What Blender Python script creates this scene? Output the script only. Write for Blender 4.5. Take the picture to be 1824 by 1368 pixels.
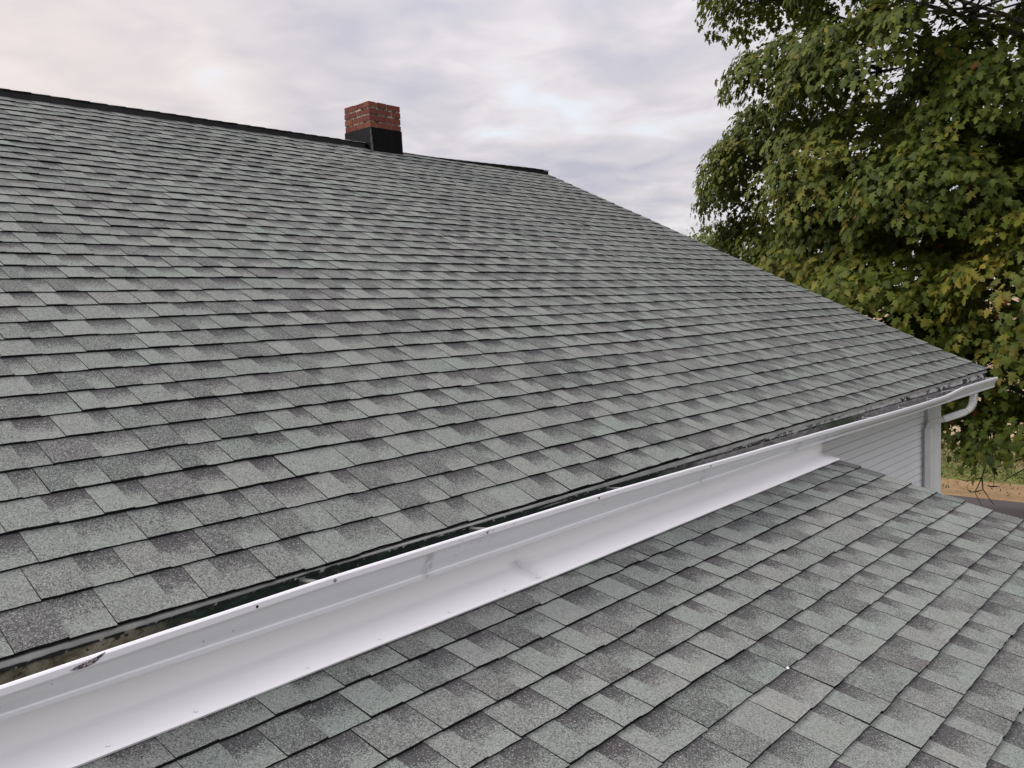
import bpy, math, random
import numpy as np
from mathutils import Matrix, Vector, noise as mnoise

scene = bpy.context.scene
for o in list(bpy.data.objects):
    bpy.data.objects.remove(o)
COL = scene.collection
RND = random.Random(7)
R_ = math.radians

# ------------------------------------------------------------------ camera
YAW, PITCH, ROLL, FPX = 0.828243779, 0.0831705628, 0.0402328285, 1518.48108
CAM = np.array([-8.70664735, -2.05833156, 0.701430144])
def cam_axes():
    f = np.array([math.sin(YAW)*math.cos(PITCH), math.cos(YAW)*math.cos(PITCH), -math.sin(PITCH)])
    r = np.array([math.cos(YAW), -math.sin(YAW), 0.0]); d = np.cross(f, r)
    c, s = math.cos(ROLL), math.sin(ROLL)
    return c*r+s*d, -s*r+c*d, f
AR, AD, AF = cam_axes()
cam_data = bpy.data.cameras.new('camera')
cam = bpy.data.objects.new('camera', cam_data); COL.objects.link(cam)
M = Matrix.Identity(4)
for i in range(3):
    M[i][0] = AR[i]; M[i][1] = -AD[i]; M[i][2] = -AF[i]; M[i][3] = CAM[i]
cam.matrix_world = M
cam_data.sensor_width = 36.0
cam_data.lens = 36.0*FPX/1824.0
cam_data.clip_start = 0.05
cam_data.clip_end = 3000
scene.camera = cam
scene.render.resolution_x = 1024; scene.render.resolution_y = 768

def pix(P):
    """photo pixel and depth of a world point (only used to rank pieces by size and visibility)"""
    q = np.asarray(P, float) - CAM
    z = q @ AF
    return 912+FPX*(q @ AR)/z, 684+FPX*(q @ AD)/z, z

# ------------------------------------------------------------------ world and sun
SUN_AZ = R_(-42)      # heading from +Y toward +X
SUN_EL = R_(38)
world = bpy.data.worlds.new('World'); scene.world = world
world.use_nodes = True
nt = world.node_tree; nt.nodes.clear()
def N(nt, t, **kw):
    n = nt.nodes.new(t)
    for k, v in kw.items(): setattr(n, k, v)
    return n
def L(nt, a, b): nt.links.new(a, b)
def math_node(nt, op, a, b=None, c=None, clamp=False):
    n = N(nt, 'ShaderNodeMath', operation=op); n.use_clamp = clamp
    for i, v in enumerate((a, b, c)):
        if v is None: continue
        if isinstance(v, (int, float)): n.inputs[i].default_value = v
        else: L(nt, v, n.inputs[i])
    return n.outputs[0]
def ramp(nt, fac, stops, interp='LINEAR'):
    n = N(nt, 'ShaderNodeValToRGB'); cr = n.color_ramp; cr.interpolation = interp
    while len(cr.elements) > 1: cr.elements.remove(cr.elements[-1])
    cr.elements[0].position = stops[0][0]; cr.elements[0].color = (*stops[0][1], 1)
    for p, c in stops[1:]:
        e = cr.elements.new(p); e.color = (*c, 1)
    L(nt, fac, n.inputs[0]); return n.outputs[0]
def mix(nt, fac, a, b, blend='MIX'):
    n = N(nt, 'ShaderNodeMix', data_type='RGBA', blend_type=blend)
    for s, v in ((n.inputs[0], fac), (n.inputs[6], a), (n.inputs[7], b)):
        if isinstance(v, (int, float)): s.default_value = v
        elif isinstance(v, tuple): s.default_value = (*v, 1) if len(v) == 3 else v
        else: L(nt, v, s)
    return n.outputs[2]
def noise(nt, vec, scale, detail=4, rough=.55, dist=0.0, dims='3D'):
    n = N(nt, 'ShaderNodeTexNoise', noise_dimensions=dims)
    n.inputs['Scale'].default_value = scale; n.inputs['Detail'].default_value = detail
    n.inputs['Roughness'].default_value = rough; n.inputs['Distortion'].default_value = dist
    if vec is not None: L(nt, vec, n.inputs['Vector'])
    return n.outputs['Fac']
def mapping(nt, vec, scale=(1, 1, 1), loc=(0, 0, 0), rot=(0, 0, 0)):
    n = N(nt, 'ShaderNodeMapping')
    n.inputs['Scale'].default_value = scale; n.inputs['Location'].default_value = loc; n.inputs['Rotation'].default_value = rot
    L(nt, vec, n.inputs['Vector']); return n.outputs[0]

tc = N(nt, 'ShaderNodeTexCoord')
sky = N(nt, 'ShaderNodeTexSky', sky_type='NISHITA'); sky.sun_disc = False
sky.sun_elevation = SUN_EL; sky.sun_rotation = SUN_AZ
bg_sky = N(nt, 'ShaderNodeBackground'); bg_sky.inputs[1].default_value = 0.10
L(nt, sky.outputs[0], bg_sky.inputs[0])
sep = N(nt, 'ShaderNodeSeparateXYZ'); L(nt, tc.outputs['Generated'], sep.inputs[0])
dz = math_node(nt, 'MAXIMUM', sep.outputs[2], 0.0)
den = math_node(nt, 'ADD', dz, 0.16)
px = math_node(nt, 'DIVIDE', sep.outputs[0], den); py = math_node(nt, 'DIVIDE', sep.outputs[1], den)
comb = N(nt, 'ShaderNodeCombineXYZ'); L(nt, px, comb.inputs[0]); L(nt, py, comb.inputs[1])
pl = mapping(nt, comb.outputs[0], (1, 1, 1), (3.1, 1.7, 0), (0, 0, R_(20)))
n1 = noise(nt, pl, 1.5, 4, .48, .35)
n2 = noise(nt, mapping(nt, comb.outputs[0], (1, 1, 1), (9.3, 4.2, 2)), 4.6, 3.5, .5, .4)
dens = math_node(nt, 'ADD', math_node(nt, 'MULTIPLY', n1, .55), math_node(nt, 'MULTIPLY', n2, .45))
cloud = ramp(nt, dens, [(.32, (.64, .65, .675)), (.41, (.53, .508, .525)), (.49, (.462, .440, .464)), (.56, (.41, .397, .438)), (.65, (.350, .345, .402))])
# broad warm light low in the sun's quarter of the sky
wd = N(nt, 'ShaderNodeVectorMath', operation='DOT_PRODUCT')
L(nt, tc.outputs['Generated'], wd.inputs[0]); wd.inputs[1].default_value = (math.sin(R_(2)), math.cos(R_(2)), .28)
wf = N(nt, 'ShaderNodeMapRange', interpolation_type='SMOOTHSTEP'); L(nt, wd.outputs['Value'], wf.inputs[0])
wf.inputs[1].default_value = .80; wf.inputs[2].default_value = 1.03; wf.inputs[3].default_value = 0; wf.inputs[4].default_value = .45
cloud = mix(nt, wf.outputs[0], cloud, (.66, .56, .49))
# an overcast sky is about three times brighter overhead than at the horizon
br = math_node(nt, 'MULTIPLY_ADD', math_node(nt, 'POWER', dz, 2.4), 1.75, 1.0)
vm = N(nt, 'ShaderNodeVectorMath', operation='SCALE'); L(nt, cloud, vm.inputs[0]); L(nt, br, vm.inputs['Scale'])
bg_cloud = N(nt, 'ShaderNodeBackground'); bg_cloud.inputs[1].default_value = 1.0
L(nt, vm.outputs[0], bg_cloud.inputs[0])
cov = N(nt, 'ShaderNodeMapRange'); L(nt, dens, cov.inputs[0])
cov.inputs[1].default_value = .30; cov.inputs[2].default_value = .42; cov.inputs[3].default_value = .70; cov.inputs[4].default_value = .97
ms = N(nt, 'ShaderNodeMixShader'); L(nt, cov.outputs[0], ms.inputs[0]); L(nt, bg_sky.outputs[0], ms.inputs[1]); L(nt, bg_cloud.outputs[0], ms.inputs[2])
wo = N(nt, 'ShaderNodeOutputWorld'); L(nt, ms.outputs[0], wo.inputs[0])

sl = bpy.data.lights.new('sun', 'SUN'); sl.energy = 1.35; sl.angle = R_(20); sl.color = (1.0, .93, .84)
sun = bpy.data.objects.new('sun', sl); COL.objects.link(sun)
sd = Vector((math.sin(SUN_AZ)*math.cos(SUN_EL), math.cos(SUN_AZ)*math.cos(SUN_EL), math.sin(SUN_EL)))
sun.rotation_euler = sd.to_track_quat('Z', 'Y').to_euler()
sun.location = (-20, 20, 30)
scene.view_settings.view_transform = 'Standard'; scene.view_settings.look = 'None'
scene.view_settings.exposure = 0.58; scene.view_settings.gamma = 1.0
scene.view_settings.use_curve_mapping = False
try:
    scene.cycles.max_bounces = 8; scene.cycles.transparent_max_bounces = 8
except Exception: pass

# ------------------------------------------------------------------ object helpers
WP = {}
def link(o, parent, origin):
    COL.objects.link(o)
    origin = Vector(origin); WP[o] = origin
    if parent is not None:
        o.parent = parent; o.location = origin - WP[parent]
    else: o.location = origin
    return o
def empty(name, loc, label=None, category=None, group=None, parent=None):
    o = bpy.data.objects.new(name, None); o.empty_display_size = .3
    link(o, parent, loc)
    if label: o['label'] = label
    if category: o['category'] = category
    if group: o['group'] = group
    return o
class MB:
    def __init__(s): s.v = []; s.f = []; s.m = []; s.uv = []; s.tone = []; s.hue = []; s.grad = []
    def quad(s, a, b, c, d, m=0, uv=None, tone=.5, hue=.5, grad=0.0):
        i = len(s.v); s.v += [tuple(a), tuple(b), tuple(c), tuple(d)]; s.f.append((i, i+1, i+2, i+3)); s.m.append(m)
        s.uv += uv or [(0, 0), (1, 0), (1, 1), (0, 1)]; s.tone.append(tone); s.hue.append(hue); s.grad.append(grad)
    def box(s, lo, hi, m=0):
        x0, y0, z0 = lo; x1, y1, z1 = hi
        P = [(x0,y0,z0),(x1,y0,z0),(x1,y1,z0),(x0,y1,z0),(x0,y0,z1),(x1,y0,z1),(x1,y1,z1),(x0,y1,z1)]
        for q in ((0,3,2,1),(4,5,6,7),(0,1,5,4),(1,2,6,5),(2,3,7,6),(3,0,4,7)): s.poly([P[k] for k in q], m)
    def poly(s, pts, m=0):
        i = len(s.v); s.v += [tuple(p) for p in pts]; s.f.append(tuple(range(i, i+len(pts)))); s.m.append(m)
        s.uv += [(0, 0)]*len(pts); s.tone.append(.5); s.hue.append(.5); s.grad.append(0)
    def tube(s, pts, rads, n=8, m=0, cap=True):
        pts = [Vector(p) for p in pts]; rings = []
        u = None
        for k, p in enumerate(pts):
            t = (pts[min(k+1, len(pts)-1)]-pts[max(k-1, 0)]).normalized()
            if u is None:
                u = t.cross(Vector((0, 0, 1)));
                if u.length < .1: u = t.cross(Vector((1, 0, 0)))
            u = (u - t*u.dot(t)).normalized(); w = t.cross(u)
            base = len(s.v)
            for j in range(n):
                a = 2*math.pi*j/n; s.v.append(tuple(p+(u*math.cos(a)+w*math.sin(a))*rads[k]))
            rings.append(base)
        for a, b in zip(rings, rings[1:]):
            for j in range(n):
                s.f.append((a+j, a+(j+1) % n, b+(j+1) % n, b+j)); s.m.append(m); s.uv += [(0, 0)]*4
                s.tone.append(.5); s.hue.append(.5); s.grad.append(0)
        if cap:
            for b, rev in ((rings[0], True), (rings[-1], False)):
                ids = [b+j for j in range(n)]
                s.f.append(tuple(reversed(ids)) if rev else tuple(ids)); s.m.append(m); s.uv += [(0, 0)]*n
                s.tone.append(.5); s.hue.append(.5); s.grad.append(0)
    def sweep(s, prof_fn, xs, m=0):
        """prof_fn(x) -> list of (x, y, z) points of the profile"""
        rows = []
        for x in xs:
            base = len(s.v); P = prof_fn(x); s.v += [tuple(p) for p in P]; rows.append((base, len(P)))
        for (a, n), (b, _) in zip(rows, rows[1:]):
            for j in range(n-1):
                s.f.append((a+j, b+j, b+j+1, a+j+1)); s.m.append(m); s.uv += [(0, 0)]*4
                s.tone.append(.5); s.hue.append(.5); s.grad.append(0)
    def mesh(s, name, mats, origin=(0, 0, 0), smooth=False, attrs=False):
        me = bpy.data.meshes.new(name)
        ox, oy, oz = origin
        me.from_pydata([(x-ox, y-oy, z-oz) for x, y, z in s.v], [], s.f)
        for mt in mats: me.materials.append(mt)
        me.polygons.foreach_set('material_index', s.m)
        if attrs:
            uvl = me.uv_layers.new(name='UVMap'); uvl.data.foreach_set('uv', [c for u in s.uv for c in u])
            for nm, dat in (('tone', s.tone), ('hue', s.hue), ('grad', s.grad)):
                at = me.attributes.new(nm, 'FLOAT', 'FACE'); at.data.foreach_set('value', dat)
        if smooth: me.polygons.foreach_set('use_smooth', [True]*len(s.f))
        me.update(); return me
    def build(s, name, mats, parent=None, origin=None, smooth=False, attrs=False, **props):
        if not isinstance(mats, (list, tuple)): mats = [mats]
        if origin is None:
            a = np.array(s.v); origin = ((a[:, 0].min()+a[:, 0].max())/2, (a[:, 1].min()+a[:, 1].max())/2, a[:, 2].min())
        o = bpy.data.objects.new(name, s.mesh(name, mats, origin, smooth, attrs))
        link(o, parent, origin)
        for k, v in props.items(): o[k] = v
        return o
def solidify(o, t, off=0):
    m = o.modifiers.new('thick', 'SOLIDIFY'); m.thickness = t; m.offset = off; return o
def bevel(o, w, seg=2):
    m = o.modifiers.new('bevel', 'BEVEL'); m.width = w; m.segments = seg; m.limit_method = 'ANGLE'; return o

# ------------------------------------------------------------------ materials
def new_mat(name, base=(.5, .5, .5), rough=.7, spec=.4, metal=0.0):
    m = bpy.data.materials.new(name); m.use_nodes = True
    b = m.node_tree.nodes['Principled BSDF']
    b.inputs['Base Color'].default_value = (*base, 1); b.inputs['Roughness'].default_value = rough
    b.inputs['Specular IOR Level'].default_value = spec; b.inputs['Metallic'].default_value = metal
    return m, m.node_tree, b
def pos(nt): return N(nt, 'ShaderNodeNewGeometry').outputs['Position']
def attr(nt, nm): return N(nt, 'ShaderNodeAttribute', attribute_name=nm).outputs['Fac']
def bump(nt, b, h, strength, dist):
    n = N(nt, 'ShaderNodeBump'); n.inputs['Strength'].default_value = strength; n.inputs['Distance'].default_value = dist
    L(nt, h, n.inputs['Height']); L(nt, n.outputs[0], b.inputs['Normal']); return n
def maprange(nt, v, a, b, c=0.0, d=1.0, smooth=False):
    n = N(nt, 'ShaderNodeMapRange', interpolation_type='SMOOTHSTEP' if smooth else 'LINEAR'); L(nt, v, n.inputs[0])
    for i, q in enumerate((a, b, c, d)): n.inputs[i+1].default_value = q
    return n.outputs[0]

# asphalt shingle: mineral granules of several colours pressed into a blend that differs tab by tab
def shingle_material():
    m, nt, b = new_mat('granule_shingle', rough=.93, spec=.22)
    p = pos(nt)
    tone, hue, grad = attr(nt, 'tone'), attr(nt, 'hue'), attr(nt, 'grad')
    uvn = N(nt, 'ShaderNodeUVMap'); uvn.uv_map = 'UVMap'
    sx = N(nt, 'ShaderNodeSeparateXYZ'); L(nt, uvn.outputs[0], sx.inputs[0]); v = sx.outputs[1]
    gran = N(nt, 'ShaderNodeTexVoronoi'); gran.inputs['Scale'].default_value = 420; L(nt, p, gran.inputs['Vector'])
    gs = N(nt, 'ShaderNodeSeparateColor'); L(nt, gran.outputs['Color'], gs.inputs[0])
    gran2 = N(nt, 'ShaderNodeTexVoronoi'); gran2.inputs['Scale'].default_value = 210; L(nt, p, gran2.inputs['Vector'])
    gs2 = N(nt, 'ShaderNodeSeparateColor'); L(nt, gran2.outputs['Color'], gs2.inputs[0])
    blot = noise(nt, p, 26, 4, .6)
    big = noise(nt, p, .55, 3, .5)
    # the printed dark band at the top of the lower layer, granules thinning out downwards
    dv = math_node(nt, 'ADD', v, math_node(nt, 'MULTIPLY', math_node(nt, 'SUBTRACT', gs.outputs[0], .5), .42))
    dv = math_node(nt, 'ADD', dv, math_node(nt, 'MULTIPLY', math_node(nt, 'SUBTRACT', blot, .5), .75))
    band = maprange(nt, dv, .22, .64, 0, 1, True)
    lvl = math_node(nt, 'SUBTRACT', tone, math_node(nt, 'MULTIPLY', math_node(nt, 'MULTIPLY', grad, band), 1.08))
    lvl = math_node(nt, 'ADD', lvl, math_node(nt, 'MULTIPLY', math_node(nt, 'SUBTRACT', blot, .5), .30))
    sh = math_node(nt, 'ADD', lvl, math_node(nt, 'MULTIPLY', math_node(nt, 'SUBTRACT', gs.outputs[1], .5), 1.05))
    sh = math_node(nt, 'ADD', sh, math_node(nt, 'MULTIPLY', math_node(nt, 'SUBTRACT', gs2.outputs[1], .5), .50))
    light = mix(nt, hue, (.245, .290, .256), (.290, .298, .278))
    dark = mix(nt, hue, (.046, .048, .049), (.061, .055, .059))
    c = mix(nt, math_node(nt, 'ADD', sh, 0, clamp=True), dark, light)
    # odd near white and near black granules
    c = mix(nt, maprange(nt, gs.outputs[2], .93, 1.0, 0, .9), c, (.48, .48, .47))
    c = mix(nt, maprange(nt, gs2.outputs[0], .06, .0, 0, .5), c, (.06, .055, .055))
    c = mix(nt, maprange(nt, gs2.outputs[2], .975, 1.0, 0, .4), c, (.15, .11, .10))
    c = mix(nt, maprange(nt, big, .35, .7, 0, .13), c, (.30, .31, .29))
    L(nt, c, b.inputs['Base Color'])
    h = math_node(nt, 'ADD', math_node(nt, 'MULTIPLY', gran.outputs['Distance'], -1.0), math_node(nt, 'MULTIPLY', blot, .6))
    bump(nt, b, h, .75, .0022)
    return m
M_SH = shingle_material()
def butt_material():
    m, nt, b = new_mat('shingle_cut_edge', (.012, .012, .013), .95, .1)
    n_ = noise(nt, pos(nt), 220, 3, .6)
    L(nt, ramp(nt, n_, [(.4, (.008, .008, .009)), (.75, (.035, .034, .034))]), b.inputs['Base Color'])
    return m
M_BUTT = butt_material()
M_BLACK, _n, _b = new_mat('black_felt', (.010, .010, .011), .9, .2)
M_VENT, _n, _b = new_mat('black_ridge_vent', (.012, .011, .013), .6, .35)

def white_metal(name, base, dirt, dcol=(.07, .07, .075), rough=.33, seed=0., streak=True, spotthr=.72):
    m, nt, b = new_mat(name, base, rough, .5)
    p = pos(nt)
    q = mapping(nt, p, (1.2, 6, 9), (seed, 0, 0))
    big = noise(nt, q, 1.6, 5, .6, .3)
    c = mix(nt, maprange(nt, big, .45, .75, 0, dirt), base, tuple(x*.62 for x in base))
    sp = noise(nt, mapping(nt, p, (1, 1, 1), (seed, 2, 5)), 46, 3, .6)
    spm = noise(nt, mapping(nt, p, (1, 1, 1), (seed+8, 2, 5)), 2.3, 2, .5)
    spot = math_node(nt, 'MULTIPLY', maprange(nt, sp, spotthr, spotthr+.04), maprange(nt, spm, .5, .62))
    c = mix(nt, math_node(nt, 'MULTIPLY', spot, min(1, dirt*2.2)), c, dcol)
    if name == 'white_gutter_enamel':
        sx = N(nt, 'ShaderNodeSeparateXYZ'); L(nt, p, sx.inputs[0])
        for xc, wd_, am in ((-4.30, .09, .55), (-6.98, .035, .45), (-3.9, .04, .35), (-5.3, .06, .3)):
            d_ = math_node(nt, 'ABSOLUTE', math_node(nt, 'SUBTRACT', sx.outputs[0], xc))
            c = mix(nt, math_node(nt, 'MULTIPLY', math_node(nt, 'MULTIPLY', maprange(nt, d_, wd_, 0, 0, am, True), maprange(nt, noise(nt, p, 38, 4, .7), .42, .62)), 1.0), c, (.12, .12, .13))
    L(nt, c, b.inputs['Base Color'])
    L(nt, maprange(nt, big, .3, .8, rough*.8, rough*1.5), b.inputs['Roughness'])
    w = noise(nt, mapping(nt, p, (.7, 3, 3), (seed, 0, 0)), 2.2, 2, .5)
    bump(nt, b, w, .12, .02)
    return m
M_GUT = white_metal('white_gutter_enamel', (.79, .795, .825), .34, seed=1.)
M_LIP = white_metal('white_gutter_lip', (.80, .80, .83), .25, seed=1., spotthr=.70)
M_PANEL = white_metal('white_coil_flashing', (.88, .88, .88), .05, seed=4., rough=.42)
M_PIPE = white_metal('white_downspout_enamel', (.77, .77, .745), .35, seed=9.)
M_TRIM = white_metal('white_vinyl_trim', (.80, .81, .84), .10, seed=12., rough=.45)
M_SCREW, _n, _b = new_mat('grey_screw_head', (.28, .27, .28), .5, .4, .5)
M_HOLE, _n, _b = new_mat('dark_hole', (.01, .01, .01), .9)
M_DULL, _n, _b = new_mat('weathered_hanger_metal', (.20, .20, .19), .6, .4, .3)
M_RUST, _n, _b = new_mat('rusty_screw', (.20, .13, .09), .8)

def gutter_inside():
    m, nt, b = new_mat('mildewed_gutter_inside', rough=.75, spec=.3)
    p = pos(nt); sx = N(nt, 'ShaderNodeSeparateXYZ'); L(nt, p, sx.inputs[0]); x = sx.outputs[0]
    n1 = noise(nt, mapping(nt, p, (1, 1, 1.6)), 9, 6, .68, .4); n2 = noise(nt, p, 42, 4, .65); n3 = noise(nt, mapping(nt, p, (2, 2, 9)), 5, 4, .6)
    left = ramp(nt, n1, [(.30, (.035, .032, .022)), (.43, (.11, .10, .066)), (.55, (.23, .21, .15)), (.68, (.36, .34, .28))])
    left = mix(nt, maprange(nt, n2, .56, .62), left, (.022, .02, .015))
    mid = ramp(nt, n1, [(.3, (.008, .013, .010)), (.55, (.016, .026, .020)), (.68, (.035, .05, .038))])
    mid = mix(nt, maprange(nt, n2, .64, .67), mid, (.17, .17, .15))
    right = ramp(nt, n3, [(.3, (.12, .115, .11)), (.5, (.23, .225, .22)), (.65, (.34, .335, .33))])
    right = mix(nt, maprange(nt, n2, .62, .66), right, (.06, .03, .015))
    jitter = math_node(nt, 'MULTIPLY', math_node(nt, 'SUBTRACT', n1, .5), 1.1)
    xj = math_node(nt, 'ADD', x, jitter)
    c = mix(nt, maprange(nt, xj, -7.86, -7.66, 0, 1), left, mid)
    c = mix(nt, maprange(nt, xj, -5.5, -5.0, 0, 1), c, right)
    moss = math_node(nt, 'MULTIPLY', maprange(nt, xj, -4.0, -3.6), maprange(nt, xj, -3.0, -3.25))
    c = mix(nt, math_node(nt, 'MULTIPLY', moss, .85), c, (.035, .06, .028))
    L(nt, c, b.inputs['Base Color']); bump(nt, b, n2, .3, .003)
    return m
M_GIN = gutter_inside()
def fascia_material():
    m, nt, b = new_mat('peeling_fascia_metal', rough=.5, spec=.4)
    p = pos(nt); sx = N(nt, 'ShaderNodeSeparateXYZ'); L(nt, p, sx.inputs[0]); x, z = sx.outputs[0], sx.outputs[2]
    n1 = noise(nt, mapping(nt, p, (.45, 1, 1)), 24, 5, .7); n2 = noise(nt, mapping(nt, p, (1, 1, 1)), 6, 5, .65)
    n3 = noise(nt, p, 1.7, 2, .5)
    c = ramp(nt, n2, [(.3, (.40, .41, .40)), (.5, (.60, .61, .60)), (.68, (.72, .73, .72))])
    zone = maprange(nt, n3, .42, .52)
    patch = math_node(nt, 'MULTIPLY', maprange(nt, n1, .51, .535), zone)
    c = mix(nt, patch, c, (.018, .022, .02))
    midz = math_node(nt, 'MULTIPLY', maprange(nt, x, -7.75, -7.5), maprange(nt, x, -5.2, -5.7))
    c = mix(nt, midz, c, mix(nt, maprange(nt, n1, .55, .62), (.010, .014, .012), (.10, .11, .10)))
    L(nt, c, b.inputs['Base Color']); bump(nt, b, n1, .3, .003)
    return m
M_FASCIA = fascia_material()
M_DRIP, _n, _b = new_mat('grey_drip_edge', (.22, .225, .215), .45, .5)
_nn = noise(_n, pos(_n), 5, 4, .6); L(_n, ramp(_n, _nn, [(.35, (.24, .245, .235)), (.65, (.44, .45, .43))]), _b.inputs['Base Color'])

def siding_material():
    m, nt, b = new_mat('white_vinyl_siding', (.74, .61, .68), .5, .4)
    p = pos(nt)
    g = noise(nt, mapping(nt, p, (2, 2, 90)), 3, 5, .6); big = noise(nt, p, 1.2, 3, .5)
    c = mix(nt, maprange(nt, big, .35, .7), (.79, .80, .85), (.82, .825, .86))
    L(nt, c, b.inputs['Base Color']); bump(nt, b, g, .15, .003)
    return m
M_SIDING = siding_material()
M_SOFFIT, _n, _b = new_mat('soffit_vinyl', (.55, .55, .56), .6)
M_SHADOWGAP, _n, _b = new_mat('shade_painted_wall_core', (.03, .026, .03), .9)  # core painted near black, as the shade in the gap beside the boards
def deck_material():
    m, nt, b = new_mat('roof_deck', (.03, .03, .03), .95, .1); return m
M_DECK = deck_material()
def brick_material():
    m, nt, b = new_mat('red_brick', rough=.88, spec=.2)
    oi = N(nt, 'ShaderNodeObjectInfo'); p = pos(nt)
    n1 = noise(nt, p, 30, 5, .65); n2 = noise(nt, p, 160, 3, .6)
    c = ramp(nt, oi.outputs['Random'], [(0, (.17, .050, .038)), (.35, (.20, .058, .042)), (.6, (.15, .045, .038)), (.88, (.215, .065, .046)), (1, (.26, .10, .055))])
    c = mix(nt, maprange(nt, n1, .35, .68, 0, .55), c, (.12, .045, .035))
    c = mix(nt, maprange(nt, n2, .62, .75, 0, .5), c, (.33, .22, .17))
    L(nt, c, b.inputs['Base Color']); bump(nt, b, math_node(nt, 'ADD', n1, n2), .6, .004)
    return m
M_BRICK = brick_material()
def mortar_material():
    m, nt, b = new_mat('old_mortar', rough=.95, spec=.1)
    p = pos(nt); n1 = noise(nt, p, 14, 5, .7); n2 = noise(nt, p, 90, 3, .6)
    L(nt, ramp(nt, n1, [(.40, (.035, .03, .028)), (.50, (.20, .17, .14)), (.62, (.46, .42, .37))]), b.inputs['Base Color'])
    bump(nt, b, n2, .8, .006); return m
M_MORTAR = mortar_material()
def tar_material():
    m, nt, b = new_mat('black_chimney_flashing', (.005, .005, .006), .5, .12)
    w = noise(nt, mapping(nt, pos(nt), (1, 1, .6)), 7, 3, .5); bump(nt, b, w, .5, .02); return m
M_TAR = tar_material()

# ------------------------------------------------------------------ geometry constants
EXP = 0.143
A1 = 0.448626; A2 = 0.240795
U1 = np.array([0, math.cos(A1), math.sin(A1)]); N1 = np.array([0, -math.sin(A1), math.cos(A1)])
P2 = np.array([-3.722, -0.2204, -0.2745])                    # a course line of the porch roof at its right edge
U2 = np.array([0, math.cos(A2), math.sin(A2)]); N2 = np.array([0, -math.sin(A2), math.cos(A2)])
GZ = -4.0
WALLY = 0.30
RIDGE_S = 40.5*EXP
RY, RZ = RIDGE_S*math.cos(A1), RIDGE_S*math.sin(A1)
XL = -11.6

# ------------------------------------------------------------------ setting: ground, field, verge, road
def sheet(name, x0, x1, y0, y1, z, mat, nx=1, ny=1, wob=0):
    mb = MB(); gx = np.linspace(x0, x1, nx+1); gy = np.linspace(y0, y1, ny+1)
    def P(i, j):
        x, y = gx[i], gy[j]
        if wob and i in (0, nx): x += wob*(mnoise.noise(Vector((x*.3, y*.45, z*9)))+.4*mnoise.noise(Vector((x*.3, y*2.3, z*5))))
        return (x, y, z)
    for i in range(nx):
        for j in range(ny): mb.quad(P(i, j), P(i+1, j), P(i+1, j+1), P(i, j+1))
    return mb.build(name, mat, origin=((x0+x1)/2, (y0+y1)/2, z), kind='structure')
def ground_mat(name, cols, scale, stretch=(1, 1, 1), fine=30, rough=.95, mixcol=None, bumpd=.03):
    m, nt, b = new_mat(name, rough=rough, spec=.15); p = mapping(nt, pos(nt), stretch)
    n1 = noise(nt, p, scale, 6, .65, .3); n2 = noise(nt, p, fine, 4, .7)
    v = math_node(nt, 'ADD', math_node(nt, 'MULTIPLY', n1, .6), math_node(nt, 'MULTIPLY', n2, .4))
    k = len(cols); c = ramp(nt, v, [(.34+.32*i/(k-1), cc) for i, cc in enumerate(cols)])
    L(nt, c, b.inputs['Base Color']); bump(nt, b, n2, .6, bumpd); return m
M_LAWN = ground_mat('lawn', [(.03, .045, .012), (.07, .09, .025), (.12, .12, .045)], .6)
M_FIELD = ground_mat('dry_field', [(.12, .10, .055), (.27, .19, .11), (.42, .31, .21), (.56, .44, .33)], .9, (1.6, .16, 1), 9)
M_WEEDS = ground_mat('weedy_grass', [(.045, .055, .018), (.12, .12, .04), (.24, .20, .10), (.30, .24, .13)], 1.1, (1, .5, 1), 14)
M_VERGE = ground_mat('green_verge', [(.05, .075, .018), (.12, .15, .035), (.20, .20, .06)], 1.3, (1, .6, 1), 18)
M_DIRT = ground_mat('dry_brown_verge', [(.10, .07, .025), (.24, .165, .085), (.33, .21, .115), (.25, .22, .08)], 1.5, (1, .5, 1), 20)
M_ROAD = ground_mat('worn_asphalt', [(.045, .038, .040), (.075, .064, .066), (.11, .095, .095)], .8, (1, .35, 1), 60, bumpd=.006)
sheet('ground', -1500, 1500, -1500, 1500, GZ-.02, M_LAWN)
sheet('field', 20.2, 900, -600, 600, GZ+.0, M_FIELD, 1, 240, .5)
sheet('rough_grass', 16.8, 20.4, -120, 160, GZ+.004, M_WEEDS, 1, 420, .35)
sheet('grass_verge', 14.6, 17.0, -120, 160, GZ+.008, M_VERGE, 1, 420, .25)
sheet('dirt_verge', 12.5, 14.7, -120, 160, GZ+.012, M_DIRT, 1, 420, .16)
sheet('road', 7.6, 12.75, -120, 160, GZ+.016, M_ROAD, 1, 420, .07)

# ------------------------------------------------------------------ house shell
house = empty('house', (-6, 5.2, GZ), 'white sided house with a large grey green shingle roof, brick chimney and white gutter', 'house')
porch = empty('porch', (-7.6, -2, GZ), 'low extension with a shallow grey shingle roof, just below the long white gutter', 'extension')

def prism(mb, pts_yz, x0, x1, m=0):
    a = [(x0, y, z) for y, z in pts_yz]; b = [(x1, y, z) for y, z in pts_yz]; n = len(a)
    mb.poly(a, m); mb.poly(list(reversed(b)), m)
    for i in range(n): mb.poly([a[i], b[i], b[(i+1) % n], a[(i+1) % n]][::-1], m)
# roof deck: two slopes as one solid
DT = .11
mb = MB()
off = -.012
pr = [(.012, off-.002), (RY, RZ+off), (2*RY-.012, off-.002), (2*RY-.012, off-.03), (RY, RZ+off-DT), (.012, off-.03)]
prism(mb, pr, XL, -.012)
roof = mb.build('roof', M_DECK, house)

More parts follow.
